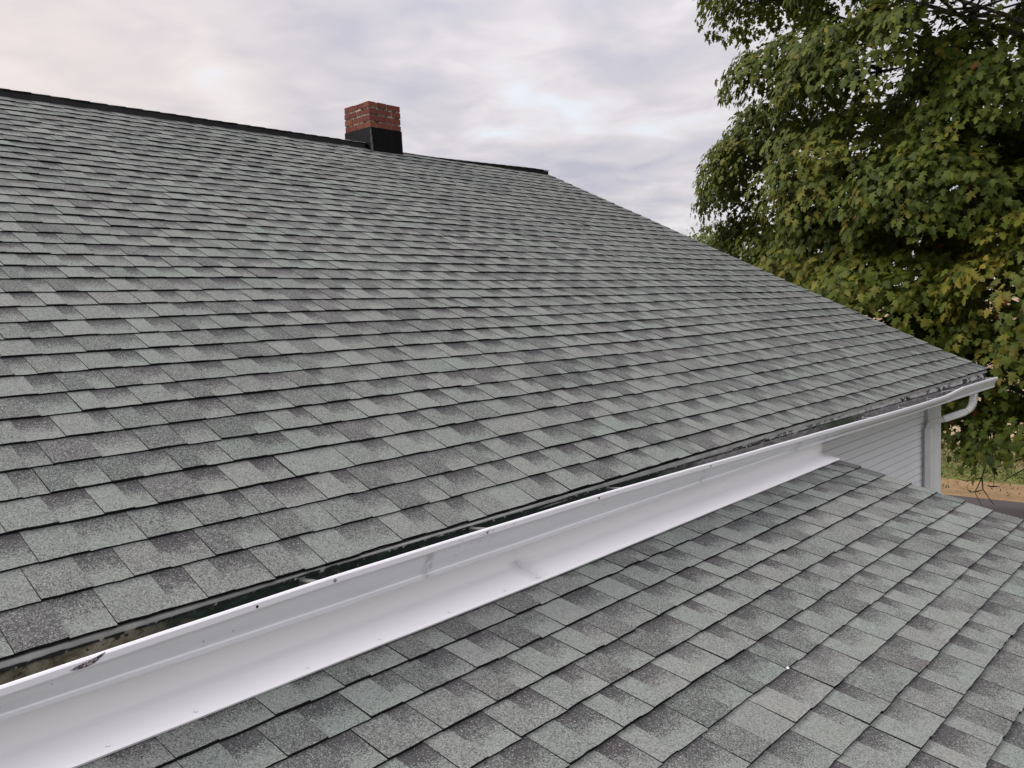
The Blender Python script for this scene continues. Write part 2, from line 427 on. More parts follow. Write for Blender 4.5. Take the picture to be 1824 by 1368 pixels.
# shingle courses ------------------------------------------------------------------
def tone_pick(r):
    t = r.random()
    if t < .24: return r.uniform(.20, .40)
    if t < .52: return r.uniform(.40, .62)
    return r.uniform(.62, .92)
class Surf:
    """maps (x, slope distance s, height h) to the world with a little sag"""
    def __init__(s, o, U, Nn, seed, amp): s.o, s.U, s.N, s.seed, s.amp = np.array(o, float), U, Nn, seed, amp; s.eave = False
    def __call__(s, x, sd, h):
        w = s.amp*(mnoise.noise(Vector((x*.55, sd*.5, s.seed)))+.35*mnoise.noise(Vector((x*1.9, sd*1.3, s.seed+4))))
        if s.eave and x > -6.5: w += .017*min(1, (x+6.5)/2.2)*math.exp(-(sd/.22)**2)
        P = s.o+s.U*sd+s.N*(h+w); return (x, P[1], P[2])
def piece(mb, S, x0, x1, s0, s1, hb, ht, bev, r, tone, hue, grad, ragg=.0016, skew=0.0):
    n = max(2, int(math.ceil((x1-x0)/.045)))
    xs = [x0+(x1-x0)*k/n for k in range(n+1)]
    off_ = [r.uniform(-ragg, ragg) for _ in xs]
    top = [S(x, s1, ht) for x in xs]; f_ = [S(x, s0+o+skew*(x-x0), hb) for x, o in zip(xs, off_)]
    low = [S(x, s0+o+.0015, -.001) for x, o in zip(xs, off_)]
    v1 = 1.0
    for k in range(n):
        u0, u1 = k/n, (k+1)/n
        mb.quad(f_[k], f_[k+1], top[k+1], top[k], 0, [(u0, 0), (u1, 0), (u1, v1), (u0, v1)], tone, hue, grad)
        mb.quad(low[k], low[k+1], f_[k+1], f_[k], 1)
    for (a, b, c, d) in ((low[0], f_[0], top[0], S(x0, s1, -.001)), (f_[-1], low[-1], S(x1, s1, -.001), top[-1])):
        mb.quad(a, b, c, d, 1)
def build_courses(S, parent, ncourse, first, xr, seed, up, seam_x=None, frame_ok=None):
    """courses of laminated shingles; the 300 tabs that show largest become parts, the rest one joined part"""
    r = random.Random(seed); items = []
    for i in range(first, ncourse):
        s0c = i*EXP; x = xr + r.uniform(-.004, .006); strip_end = x - r.uniform(.3, 1.0)
        so = r.uniform(-.003, .003); lift = 0; k = r.random() < .5; base_t = tone_pick(r); hue = r.random(); gap = 0.0
        while x > XL+.02:
            w = .68*r.choice((.12, .14, .15, .17, .18, .20)) * r.uniform(.92, 1.08)
            if not k: w = .68*r.choice((.10, .13, .15, .17, .19, .23))*r.uniform(.92, 1.08)
            x0 = x-w; s0 = s0c+so+r.uniform(-.0012, .0012)
            cut = 0.0
            if x0 < strip_end:
                strip_end = x0-1.0*r.uniform(.97, 1.03); so = r.uniform(-.0035, .0035); cut = r.choice((.001, .001, .002, .0035)); lift = r.choice((0, 0, 0, .0015, .003))
            if k: tone = tone_pick(r); grad = 0.0; hb = .0112+lift+r.uniform(-.0005, .001)
            else: tone = r.uniform(.70, .98); grad = r.choice((.8, .95, 1.05, 1.05, .65)); hb = .0086+lift+r.uniform(-.0004, .0006)
            if (not k) and r.random() < .08: grad = 0; tone = tone_pick(r)
            hue = min(1, max(0, .5*hue+.5*r.random()))
            top_s = min(s0c+EXP+.03, up)
            items.append((x0+(.0012 if k else 0)+cut, x-(0.0 if k else 0.0), s0, top_s, hb, .0012 if top_s < up else .004, tone, hue, grad, r.random()))
            x = x0; k = not k
    ranked = []
    for n_, it in enumerate(items):
        c = S((it[0]+it[1])/2, (it[2]+it[3])/2, .004); X, Y, Z = pix(c)
        if Z > .3 and -40 < X < 1864 and -40 < Y < 1400:
            a = S(it[0], it[2], 0); b_ = S(it[1], it[2], 0); d = S(it[0], it[3]-.03, 0)
            A, B, D = pix(a), pix(b_), pix(d)
            area = abs((B[0]-A[0])*(D[1]-A[1])-(B[1]-A[1])*(D[0]-A[0]))
            if frame_ok and not frame_ok(c, X, Y): area = 0
            ranked.append((-area, n_))
    ranked.sort(); solo = {n_ for a, n_ in ranked[:300] if a < 0}
    rest = MB()
    for n_, it in enumerate(items):
        rr = random.Random(n_*7+seed)
        x0, x1, s0, s1, hb, ht, tone, hue, grad, _ = it
        mb = MB() if n_ in solo else rest
        piece(mb, S, x0, x1, s0, s1, hb, ht, 0, rr, tone, hue, grad, skew=rr.uniform(-.008, .008))
        if n_ in solo: mb.build('shingle', [M_SH, M_BUTT], parent, attrs=True)
    rest.build('shingle_field', [M_SH, M_BUTT], parent, attrs=True, kind='stuff')
S1 = Surf((0, 0, -.006), U1, N1, 3.3, .009); S1.eave = True
build_courses(S1, roof, 41, 0, .012, 11, RIDGE_S-.01)
# starter strip under the first course
mb = MB()
xs = np.linspace(XL, .0, 240)
for a, b in zip(xs, xs[1:]):
    mb.quad(S1(a, .004, -.0055), S1(b, .004, -.0055), S1(b, .004, -.001), S1(a, .004, -.001))
    mb.quad(S1(a, .004, -.0055), S1(a, .12, -.0055), S1(b, .12, -.0055), S1(b, .004, -.0055))
mb.build('starter_strip', M_BUTT, roof)
# far slope of the main roof: plain courses, out of sight
mb = MB()
UB = np.array([0, -math.cos(A1), math.sin(A1)]); NB = np.array([0, math.sin(A1), math.cos(A1)])
SB = Surf((0, 2*RY, -.006), UB, NB, 8.8, .006); rb = random.Random(5)
for i in range(41):
    x = .01
    while x > XL:
        w = rb.uniform(.35, .6); t = min((i+1)*EXP+.03, RIDGE_S-.01)
        piece(mb, SB, x-w, x, i*EXP, t, .009, .0012, 0, rb, tone_pick(rb), rb.random(), rb.choice((0, .9)))
        x -= w
mb.build('rear_shingles', [M_SH, M_BUTT], roof, attrs=True, kind='stuff')

# ridge vent and ridge cap -----------------------------------------------------------
CHX0, CHX1, CHY0, CHY1 = -2.955, -2.54, 5.075, 5.495
def rtop(x):
    if x < -2.9: return RZ+.036+.0025*mnoise.noise(Vector((x*1.3, 4, 0)))
    return float(np.interp(x, [-2.45, -2.1, -1.2, -.3, .1], [RZ-.030, RZ-.012, RZ+.008, RZ+.032, RZ+.030]))
def ridge_run(x0, x1, r):
    mb = MB()
    n = max(2, int((x1-x0)/.12)); xs = np.linspace(x0, x1, n+1); hw = .078
    def prof(x):
        ya = RY-hw; za = RZ-hw*math.tan(A1)-.004; t = rtop(x)-.006; e = .003*mnoise.noise(Vector((x*2.1, 0, 1)))
        return [(x, ya+e, za), (x, ya+e, t-.019), (x, RY, t), (x, RY+hw, t-.019), (x, RY+hw, za)]
    mb.sweep(prof, xs)
    for x in (x0, x1): mb.poly(prof(x))
    mb.build('ridge_vent', M_VENT, roof)
    x = x0
    while x < x1-.02:
        w = .145; xe = min(x+w+.045, x1+.012)
        c = MB(); hc = .084; t = tone_pick(r); h_ = r.random(); rows = []
        for (xx, lift) in ((x, .000), (xe, .006)):
            yr = .006*r.uniform(-1, 1); zc = rtop(xx)+lift
            rows.append([(xx, RY-hc+yr, zc-.021), (xx, RY-.045, zc-.009), (xx, RY, zc+.001), (xx, RY+.045, zc-.009), (xx, RY+hc, zc-.021)])
        for k in range(4):
            a, b = rows
            c.quad(a[k], b[k], b[k+1], a[k+1], 0, [(0, 0), (1, 0), (1, 1), (0, 1)], t, h_, 0)
        for row in rows:
            for (a, b) in zip(row, row[1:]): c.quad(a, b, (b[0], b[1], b[2]-.005), (a[0], a[1], a[2]-.005), 1)
        for k in (0, 4):
            a, b = rows[0][k], rows[1][k]
            c.quad(a, b, (b[0], b[1], b[2]-.006), (a[0], a[1], a[2]-.006), 1)
        c.build('ridge_shingle', [M_SH, M_BUTT], roof, attrs=True)
        x += w
rr = random.Random(3)
ridge_run(XL, CHX0-.02, rr)
ridge_run(CHX1+.07, .0, rr)

# walls --------------------------------------------------------------------------------
# wall is the solid core; boards are laid on it as parts
WX1 = -.45
mb = MB(); Z1 = -.128
yb = 2*RY-WALLY
mb2 = [(WALLY+.02, GZ-.1), (WALLY+.02, Z1), (RY, Z1+(RY-WALLY)*math.tan(A1)-.02), (yb, Z1), (yb, GZ-.1)]
prism(mb, mb2, XL+.4, WX1-.02)
wall = mb.build('wall', M_SHADOWGAP, house)
SID = .0615
z = Z1; seam = -1.528; row = 0
BX1 = -.852
top_z = -.455+SID*5          # so that the laps fall where the photograph shows them
z = top_z
while z > GZ+.2:
    zb = z-SID; ends = [XL+.5, BX1]
    if 8 <= row <= 9: ends = [XL+.5, seam+.006*(row-8), BX1]
    for a, b in zip(ends, ends[1:]):
        m_ = MB(); a2 = a+(.0022 if a > XL+1 else 0)
        y0 = WALLY; zt = min(z, Z1+.0)
        if zb > Z1: continue
        # lapped profile: lower edge stands proud
        P = [(y0-.010, zb), (y0-.0045, zt-.0070), (y0+.012, zt-.0062), (y0+.012, zt)]
        for (ya, za), (yb_, zb_) in zip(P, P[1:]): m_.quad((a2, ya, za), (b, ya, za), (b, yb_, zb_), (a2, yb_, zb_))
        m_.quad((a2, y0+.010, zb+.0005), (b, y0+.010, zb+.0005), (b, y0-.010, zb), (a2, y0-.010, zb))
        m_.quad((b, y0-.010, zb), (b, y0+.019, zb), (b, y0+.019, zt-.0066), (b, y0-.0045, zt-.0070))
        m_.quad((a2, y0+.019, zb), (a2, y0-.010, zb), (a2, y0-.0045, zt-.0070), (a2, y0+.019, zt-.0066))
        m_.build('siding_board', M_SIDING, wall)
    z = zb; row += 1
# gable wall siding, facing away from the picture
mb = MB(); z = GZ+.1
while z < Z1+(RY-WALLY)*math.tan(A1)-.05:
    ztop = z+SID*1.6
    def ylim(zz): return WALLY if zz < Z1 else WALLY+(zz-Z1+.03)/math.tan(A1)
    y0 = ylim(ztop)+.1; y1 = 2*RY-y0
    if y1 > y0+.05:
        mb.quad((WX1+.012, y0, z), (WX1+.012, y1, z), (WX1+.0, y1, ztop), (WX1+.0, y0, ztop))
        mb.quad((WX1-.01, y0, z+.001), (WX1-.01, y1, z+.001), (WX1+.012, y1, z), (WX1+.012, y0, z))
    z = ztop
mb.build('gable_siding', M_SIDING, house)
# corner post (a wide vinyl corner with fluted face)
mb = MB(); yf = WALLY-.026
x0, x1 = -.800, WX1
prof = [(x0, WALLY+.018), (x0, yf), (x0+.028, yf-.004), (-.665, yf-.004), (-.655, yf+.007), (-.632, yf+.007), (-.622, yf-.004), (-.565, yf-.004), (-.556, yf+.007), (-.520, yf+.007), (-.512, yf-.004), (x1+.012, yf-.004), (x1+.02, yf+.002), (x1+.02, WALLY+.13), (x1, WALLY+.13)]
for (a, b) in zip(prof, prof[1:]): mb.quad((a[0], a[1], GZ), (b[0], b[1], GZ), (b[0], b[1], Z1-.002), (a[0], a[1], Z1-.002))
mb.build('corner_post', M_TRIM, house)
# soffit, fascia and rake trim
mb = MB(); mb.box((XL, .014, Z1-.004), (-.012, WALLY+.02, Z1+.010)); mb.box((XL, 2*RY-WALLY-.02, Z1-.004), (-.012, 2*RY-.014, Z1+.01)); mb.build('soffit', M_SOFFIT, house)
mb = MB()
xs = list(np.arange(XL, -.012, .25))+[-.010]
def fprof(x):
    w = .0025*mnoise.noise(Vector((x*1.6, 3, 0)))
    return [(x, .0105+w, -.010), (x, .0085+w, -.058), (x, .006+w, -.060), (x, .0085+w, -.130)]
mb.sweep(fprof, xs); o = mb.build('fascia', M_FASCIA, house); solidify(o, .006, -1 if False else 1)
mb = MB()
xs = list(np.arange(XL, -.012, .2))+[-.006]
def up_(x): return .015*max(0, min(1, (x+6.5)/2.2))
mb.sweep(lambda x: [(x, .05, -.0125+.05*math.tan(A1)*.9), (x, .004, -.0135+up_(x)), (x, .0015, -.016+up_(x)), (x, .0015+.001*mnoise.noise(Vector((x*2, 0, 0))), -.033+up_(x)+.002*mnoise.noise(Vector((x*1.3, 5, 0))))], xs)
o = mb.build('drip_edge', M_DRIP, house); solidify(o, .0012, 0)
mb = MB()
for sgn in (0, 1):
    def yy(y): return y if not sgn else 2*RY-y
    for (za, zb_) in ((-.035, -.14),):
        P = [(.02, 0), (RY, RZ)]
        for xx in (-.022, -.002):
            mb.poly([(xx, yy(.02), za), (xx, yy(RY), RZ+za+.006), (xx, yy(RY), RZ+zb_), (xx, yy(.02), zb_)])
        mb.poly([(-.022, yy(.02), zb_), (-.002, yy(.02), zb_), (-.002, yy(RY), RZ+zb_), (-.022, yy(RY), RZ+zb_)])
        mb.poly([(-.022, yy(.02), za), (-.002, yy(.02), za), (-.002, yy(.02), zb_), (-.022, yy(.02), zb_)])
mb.build('rake_board', M_TRIM, house)

# ------------------------------------------------------------------ chimney
chim = MB()
chim.box((CHX0+.005, CHY0+.005, 2.2), (CHX1-.005, CHY1-.005, 2.93))
chimney = chim.build('chimney', M_MORTAR, house)
BR = random.Random(21)
bh, bj, bd = .0525, .016, .095
ztop = 2.950
BOT = ztop-4*(bh+bj)+bj
def brick(x0, x1, y0, y1, z0, z1):
    m_ = MB(); j = lambda: BR.uniform(-.0045, .0045)
    m_.box((x0+j(), y0+j(), z0+j()*.6), (x1+j(), y1+j(), z1+j()*.6))
    o = m_.build('brick', M_BRICK, chimney); bevel(o, .006, 2)
    o.rotation_euler = (0, 0, R_(BR.uniform(-.8, .8)))
cw, cd = CHX1-CHX0, CHY1-CHY0
fx = [[(0, .10), (.10, .24), (.24, .415)], [(0, .095), (.095, .295), (.295, .415)], [(0, .195), (.195, .415)], [(0, .095), (.095, .295), (.295, .415)]]
fy = [[(.10, .21), (.21, .29), (.29, .42)], [(.20, .42)], [(.0, .0)], [(.19, .42)]]
for k in range(5):
    z1 = ztop-k*(bh+bj); z0 = z1-bh; kk = k % 4
    fr = fx[kk] if k < 4 else fx[2]
    for n_, (a, b) in enumerate(fr):
        a2 = a+(bj/2 if a > 0 else 0); b2 = b-(bj/2 if b < .41 else 0)
        brick(CHX0+a2, CHX0+b2, CHY0, CHY0+bd, z0, z1)
        brick(CHX1-b2, CHX1-a2, CHY1-bd, CHY1, z0, z1)
    side = {0: [(.10+.005, .19), (.20, .26), (.27, .325)], 1: [(.10+.005, .21), (.222, .325)], 2: [(.10+.005, .27), (.285, .325)], 3: [(.10+.005, .21), (.222, .325)]}[kk]
    for a, b in side:
        brick(CHX0, CHX0+bd, CHY0+a, CHY0+b, z0, z1); brick(CHX1-bd, CHX1, CHY0+a, CHY0+b, z0, z1)
# folded black flashing wrapped around the base, with a lifted corner seam
mb = MB(); e = .007; zt = BOT-.004
def zroof(y): return RZ-abs(y-RY)*math.tan(A1)
n = 8
def wav(x, z): return .004*mnoise.noise(Vector((x*9, z*9, 2)))
for i in range(n):                                    # front
    xa, xb = CHX0-e+(cw+2*e)*i/n, CHX0-e+(cw+2*e)*(i+1)/n
    for j in range(3):
        def PP(x, t):
            z = zroof(CHY0-e)-.02+(zt-zroof(CHY0-e)+.02)*t
            return (x, CHY0-e-.004*(1-t)+wav(x, z), z+(.003*mnoise.noise(Vector((x*20, 1, 0))) if t == 1 else 0))
        mb.quad(PP(xa, j/3), PP(xb, j/3), PP(xb, (j+1)/3), PP(xa, (j+1)/3))
for (xx, sg) in ((CHX0-e, -1), (CHX1+e, 1)):
    ys = [CHY0-e, RY, CHY1+e]
    for ya, yb_ in zip(ys, ys[1:]):
        q = [(xx, ya, zroof(ya)-.03), (xx, yb_, zroof(yb_)-.03), (xx, yb_, zt), (xx, ya, zt)]
        mb.poly(q if sg > 0 else q[::-1])
mb.poly([(CHX1+e, CHY1+e, zroof(CHY1)-.03), (CHX0-e, CHY1+e, zroof(CHY1)-.03), (CHX0-e, CHY1+e, zt), (CHX1+e, CHY1+e, zt)])
# turned top hem
mb.poly([(CHX0-e, CHY0-e, zt), (CHX1+e, CHY0-e, zt), (CHX1, CHY0, zt+.002), (CHX0, CHY0, zt+.002)])
mb.poly([(CHX0-e, CHY1+e, zt), (CHX0-e, CHY0-e, zt), (CHX0, CHY0, zt+.002), (CHX0, CHY1, zt+.002)])
mb.build('flashing', M_TAR, chimney)
mb = MB()                                             # seam flange at the near corner
cx, cy = CHX0-e, CHY0-e
prev = None
for j in range(13):
    t = j/12; z = zt-t*(zt-zroof(cy)+.005); w = .004+.014*t**1.5+.003*math.sin(j*1.7)
    a = Vector((cx-.002, cy+.001, z)); b = Vector((cx+w*.9, cy-.010-.012*t, z-.004))
    if prev: mb.poly([prev[0], a, b, prev[1]])
    prev = (a, b)
M_SEAM, _n, _b = new_mat('seam_sealant', (.10, .10, .10), .35, .6)
_q = noise(_n, pos(_n), 70, 2, .5); L(_n, ramp(_n, _q, [(.5, (.03, .03, .032)), (.66, (.16, .16, .16))]), _b.inputs['Base Color'])
o = mb.build('seam', M_SEAM, chimney); solidify(o, .003)

# ------------------------------------------------------------------ gutter
LIP = [(-11.6, -.028), (-8.18, -.027), (-7.82, -.019), (-7.33, -.012), (-6.72, -.009), (-5.95, -.012), (-4.46, -.034), (-2.63, -.062), (-2.25, -.066), (-1.62, -.066), (-1.16, -.044), (-.6, -.047), (-.10, -.051)]
lx = [a for a, _ in LIP]; lz = [b for _, b in LIP]
def zl(x): return float(np.interp(x, lx, lz)) + .0012*mnoise.noise(Vector((x*2.5, 0, 0)))
def zbk_(x): return float(np.interp(x, [-8.2, -7.3, -6, -4.2, -2.4, -1, 0], [-.031, -.020, -.024, -.036, -.047, -.056, -.060]))
def zb(x): return float(np.interp(x, [-11.6, -8.2, -7.3, -6.5, -4.4, -2.5, -.1], [-.106, -.108, -.118, -.118, -.112, -.130, -.146]))
GX1 = -.085
gx = sorted(set([round(v, 3) for v in np.arange(-11.6, GX1, .12)]+[round(a, 3) for a in lx[:-1]]+[GX1]))
def dd(x): return .004*mnoise.noise(Vector((x*.9, 7, 0)))
def outer(x):
    z, b = zl(x), zb(x); h = z-b; d = dd(x)
    return [(x, -.092+d, z-.0010), (x, -.104+d, z), (x, -.1075+d, z-.003), (x, -.1080+d, z-.017), (x, -.1055+d, z-.021),
            (x, -.1010+d, z-.0225), (x, -.0985+d, z-.030), (x, -.0935+d, z-.045), (x, -.0855+d, z-h*.66), (x, -.0795+d, z-h*.78), (x, -.0790+d, z-h*.82), (x, -.0815+d, z-h*.86), (x, -.0805+d, z-h*.97), (x, -.074+d, b), (x, -.003, b-.004)]
gut = empty('gutter_run', (-5, 0, -.15), parent=house) if False else None
mb = MB(); mb.sweep(outer, gx)
gutter = mb.build('gutter', M_GUT, house, smooth=False)
# material split: the rolled lip is brighter and chipped
gutter.data.materials.append(M_LIP)
npp = len(outer(-1.0))-1
for i, pl_ in enumerate(gutter.data.polygons):
    if i % npp < 4: pl_.material_index = 1
    pl_.use_smooth = (i % npp) in (7, 8, 6, 12, 13)
solidify(gutter, .0014, 0)
def inner(x):
    z, b = zl(x), zb(x)
    zbk = zbk_(x)
    return [(x, .0005, zbk+.002), (x, .0005, b+.002), (x, -.060, b+.004), (x, -.068, b+.022), (x, -.078, z-.046), (x, -.0925, z-.026)]
mb = MB(); mb.sweep(inner, gx); mb.build('gutter_trough', M_GIN, gutter)
mb = MB()                                             # torn sealant along the back edge
prev = None
rs = random.Random(8)
for x in np.arange(-11, GX1-.02, .012):
    n_ = mnoise.noise(Vector((x*4, 0, 0)))+.6*mnoise.noise(Vector((x*17, 3, 0)))
    zk = zbk_(x); t = .0035+.006*max(0, n_)+rs.uniform(0, .002)
    cur = ((x, -.0012, zk-t*.8), (x, -.0022-.001*rs.random(), zk+t*.7))
    if prev and n_ > -.35: mb.poly([prev[0], cur[0], cur[1], prev[1]])
    prev = cur
M_SEAL, _n, _b = new_mat('cracked_sealant', (.03, .035, .03), .8)
_q = noise(_n, pos(_n), 40, 3, .6); L(_n, ramp(_n, _q, [(.45, (.012, .015, .014)), (.56, (.03, .035, .032)), (.63, (.38, .39, .37))]), _b.inputs['Base Color'])
mb.build('sealant_strip', M_SEAL, gutter)
mb = MB()                                             # end cap
z, b = zl(GX1), zb(GX1)
pts = [(GX1+.002, y, zz) for (_, y, zz) in outer(GX1)]+[(GX1+.002, -.003, z-.01)]
mb.poly(pts); o = mb.build('end_cap', M_GUT, gutter); solidify(o, .0015)
# hangers across the trough
for x in (-1.219, -1.80, -2.43, -3.11, -4.41, -5.91, -6.70, -7.38, -8.7, -9.9):
    mb = MB(); z = zl(x); sk = .10 if x > -3.2 else 0
    sk = {-1.219: -.16, -1.80: .05, -2.43: .03, -3.11: .02}.get(x, 0.0)
    a = Vector((x+sk, .0, z-.016)); c = Vector((x, -.094, z-.006)); w = Vector((.011 if x < -4 else .007, 0, 0)); up = Vector((0, 0, .003))
    mb.poly([a-w, a+w, c+w, c-w]); mb.poly([a-w-up*1.5, c-w-up*1.5, c+w-up*1.5, a+w-up*1.5]); mb.poly([a-w, c-w, c-w-up*1.5, a-w-up*1.5]); mb.poly([a+w, a+w-up*1.5, c+w-up*1.5, c+w])
    mb.box((x+sk-.010, -.002, z-.034), (x+sk+.010, .0, z-.010))
    mb.build('hanger', M_PIPE if x > -4 else M_DULL, gutter)
def disc(parent, name, c, r, mat, nrm=(0, -1, 0), h=.0025):
    mb = MB(); n_ = Vector(nrm).normalized(); mb.tube([Vector(c), Vector(c)+n_*h*.6, Vector(c)+n_*h], [r, r, r*.6], 10)
    return mb.build(name, mat, parent)
for x in (-7.342, -6.732, -6.113, -5.262, -8.9):
    disc(gutter, 'screw', (x, -.1085+dd(x), zl(x)-.010), .0052, M_SCREW if x != -6.113 else M_RUST)
disc(gutter, 'screw_hole', (-7.586, -.1086+dd(-7.586), zl(-7.586)-.011), .004, M_HOLE, h=.0006)
# bare patch with lifted paint on the lip at the left
mb = MB(); x0 = -8.015
top = [(x0-.030, 0), (x0-.018, .004), (x0, .0065), (x0+.02, .009), (x0+.038, .013), (x0+.046, .0145)]
bot = [(x0-.030, -.001), (x0-.018, -.0035), (x0, -.0045), (x0+.018, -.003), (x0+.03, .003), (x0+.046, .012)]
for (a, c), (b_, d) in zip(zip(top, bot), zip(top[1:], bot[1:])):
    P = lambda q: (q[0], -.1096+dd(q[0]), zl(q[0])-.0125+q[1]*1.05)
    mb.poly([P(c), P(d), P(b_), P(a)])
M_CHIP, _n, _b = new_mat('bare_metal_patch', (.12, .10, .12), .7)
_q = noise(_n, pos(_n), 220, 4, .7); L(_n, ramp(_n, _q, [(.42, (.03, .025, .035)), (.52, (.12, .09, .10)), (.62, (.5, .47, .48))]), _b.inputs['Base Color'])
mb.build('paint_chip', M_CHIP, gutter)
# dark scuffs and gnats of debris stuck on gutter face
rs = random.Random(14); mb = MB()
def fleck(x, dz_, s):
    z = zl(x)+dz_; y = dd(x)+(-.1096 if dz_ > -.018 else -.1075+(-.018-dz_)*.42-.002)
    mb.poly([(x-s, y, z), (x-s*.2, y, z-s*.6), (x+s*.9, y, z-s*.1), (x+s*.3, y, z+s*.5)])
for _ in range(95):
    x = rs.choice((rs.uniform(-8.2, -4), rs.gauss(-6.0, .25), rs.gauss(-5.3, .2), rs.uniform(-6.9, -6.7)))
    fleck(x, rs.choice((-.004, -.008, -.013, -.030, -.045, -.058)), rs.uniform(.0008, .0028))
mb.build('dirt_flecks', M_HOLE, gutter, kind='stuff')

# downspout with two ribbed elbows ---------------------------------------------------
def duct(name, pts, w, d, side, ribs=None):
    """rectangular pipe: pts centre line, w along 'side', d across it"""
    mb = MB(); rows = []
    pts = [Vector(p) for p in pts]
    for k, p in enumerate(pts):
        t = (pts[min(k+1, len(pts)-1)]-pts[max(k-1, 0)]).normalized()
        s_ = Vector(side); s_ = (s_-t*s_.dot(t)).normalized(); q = t.cross(s_)
        g = 1.0
        if ribs and k % 2: g = .84
        W, D = w/2*g, d/2*g; c = .22
        sh_ = [(-W, -D+D*c), (-W+W*c, -D), (-.25*W, -D), (-.15*W, -D*.9), (.15*W, -D*.9), (.25*W, -D), (W-W*c, -D), (W, -D+D*c), (W, D-D*c), (W-W*c, D), (-W+W*c, D), (-W, D-D*c)]
        base = len(mb.v)
        for a, b in sh_: mb.v.append(tuple(p+s_*a+q*b))
        rows.append(base); nn = len(sh_)
    for a, b in zip(rows, rows[1:]):
        for j in range(nn):
            mb.f.append((a+j, a+(j+1) % nn, b+(j+1) % nn, b+j)); mb.m.append(0); mb.uv += [(0, 0)]*4; mb.tone.append(.5); mb.hue.append(.5); mb.grad.append(0)
    return mb
def bez(a, b, c, d, n):
    out = []
    a, b, c, d = map(Vector, (a, b, c, d))
    for i in range(n+1):
        t = i/n; out.append(a*(1-t)**3+b*3*t*(1-t)**2+c*3*t*t*(1-t)+d*t**3)
    return out
O = Vector((-.655, -.052, -.146)); SD = (1, 0, 0)
E1 = Vector((-.775, .012, -.308)); E2 = Vector((-.858, .120, -.352)); D0 = Vector((-.893, .236, -.470))
ds = empty('downspout', O, parent=house)
p1 = bez(O, O+Vector((0, 0, -.09)), E1+Vector((.02, -.075, .025)), E1, 20)
duct('e', p1, .075, .055, SD, True).build('elbow', M_PIPE, ds)
p2 = [E1+(E1-E2)*.12, (E1+E2)/2, E2-(E1-E2)*.12]
duct('e', p2, .080, .060, SD).build('offset_pipe', M_PIPE, ds)
p3 = bez(E2, E2+Vector((-.02, .075, -.025)), D0+Vector((0, 0, .10)), D0, 20)
duct('e', p3, .075, .055, SD, True).build('elbow', M_PIPE, ds)
duct('e', [D0+Vector((0, 0, .03)), D0+Vector((0, 0, -1)), Vector((D0.x, D0.y, GZ+.05))], .080, .060, SD).build('downpipe', M_PIPE, ds)
for c in (O+Vector((-.02, -.030, -.022)), E1+Vector((0, -.03, .0)), E2+Vector((0, -.03, .01))):
    disc(ds, 'screw', c, .005, M_HOLE, h=.003)

# ------------------------------------------------------------------ white apron flashing between gutter and porch roof
def plz(y): # porch deck plane height
    return P2[2]+(y-P2[1])*math.tan(A2)
def apron(x0, x1, seed, xfold=None):
    mb = MB(); xs = list(np.arange(x0, x1, .11))+[x1]
    def pf(x):
        w = .003*mnoise.noise(Vector((x*1.6, seed, 0)))+.0012*mnoise.noise(Vector((x*6, seed, 4)))
        yo = -.128+.004*mnoise.noise(Vector((x*.5, seed, 0))) + .022*max(0, min(1, (x+6.2)/2.4))
        zo = plz(yo)+.012+w; zf = -.2125
        P = []
        P.append((x, .002, -.075)); P.append((x, .0025, -.13)); P.append((x, .0028, zf+.020)); P.append((x, .0005, zf+.008)); P.append((x, -.007, zf-.0005)); P.append((x, -.018, zf-.0045))
        P.append((x, yo*.5, (zf+zo)/2+.0015+w*.5)); P.append((x, yo+.008, zo+.001)); P.append((x, yo, zo-.0035)); P.append((x, yo+.003, zo-.009))
        return P
    mb.sweep(pf, xs)
    o = mb.build('apron_flashing', M_PANEL, porch); solidify(o, .0012, 0)
    for i, pl_ in enumerate(o.data.polygons): pl_.use_smooth = (i % 9) in (2, 3, 4, 5, 6)
    return o
ap1 = apron(-11.6, -6.470, 1.0)
ap2 = apron(-6.480, -3.742, 1.0)
for v in ap2.data.vertices: v.co.y -= .0010; v.co.z += .0008
for x in (-7.98, -7.77, -7.45, -7.2, -6.92, -6.66, -6.49, -6.25, -5.95, -5.6, -5.2, -4.8, -4.4, -4.05):
    yo = -.110+.022*max(0, min(1, (x+6.2)/2.4)); disc(ap1 if x < -6.48 else ap2, 'nail_head', (x, yo, plz(yo)+.0138), .0055, M_PANEL, (0, -.2, 1), h=.002)

# ------------------------------------------------------------------ porch shell and roof
PS_UP = (0.02-P2[1])/math.cos(A2)                     # slope distance from P2 up to the wall
LOWN = 27                                             # courses below P2
S2 = Surf((0, P2[1]-LOWN*EXP*math.cos(A2), P2[2]-LOWN*EXP*math.sin(A2)-.007), U2, N2, 6.1, .005)
mb = MB()
ye = P2[1]-LOWN*EXP*math.cos(A2); ze = P2[2]-LOWN*EXP*math.sin(A2)-.007
prism(mb, [(ye+.01, ze-.010), (.0, plz(0)-.018), (.0, plz(0)-.12), (ye+.01, ze-.12)], XL, P2[0]-.014)
proof = mb.build('porch_roof', M_DECK, porch)
build_courses(S2, proof, LOWN+2, 0, P2[0], 29, (LOWN+1.4)*EXP, frame_ok=lambda c, X, Y: c[1] < -.10)
mb = MB(); mb.box((XL+.3, ye+.35, GZ-.1), (P2[0]-.25, .28, ze-.16))
pw = mb.build('wall', M_SHADOWGAP, porch)
z = ze-.14
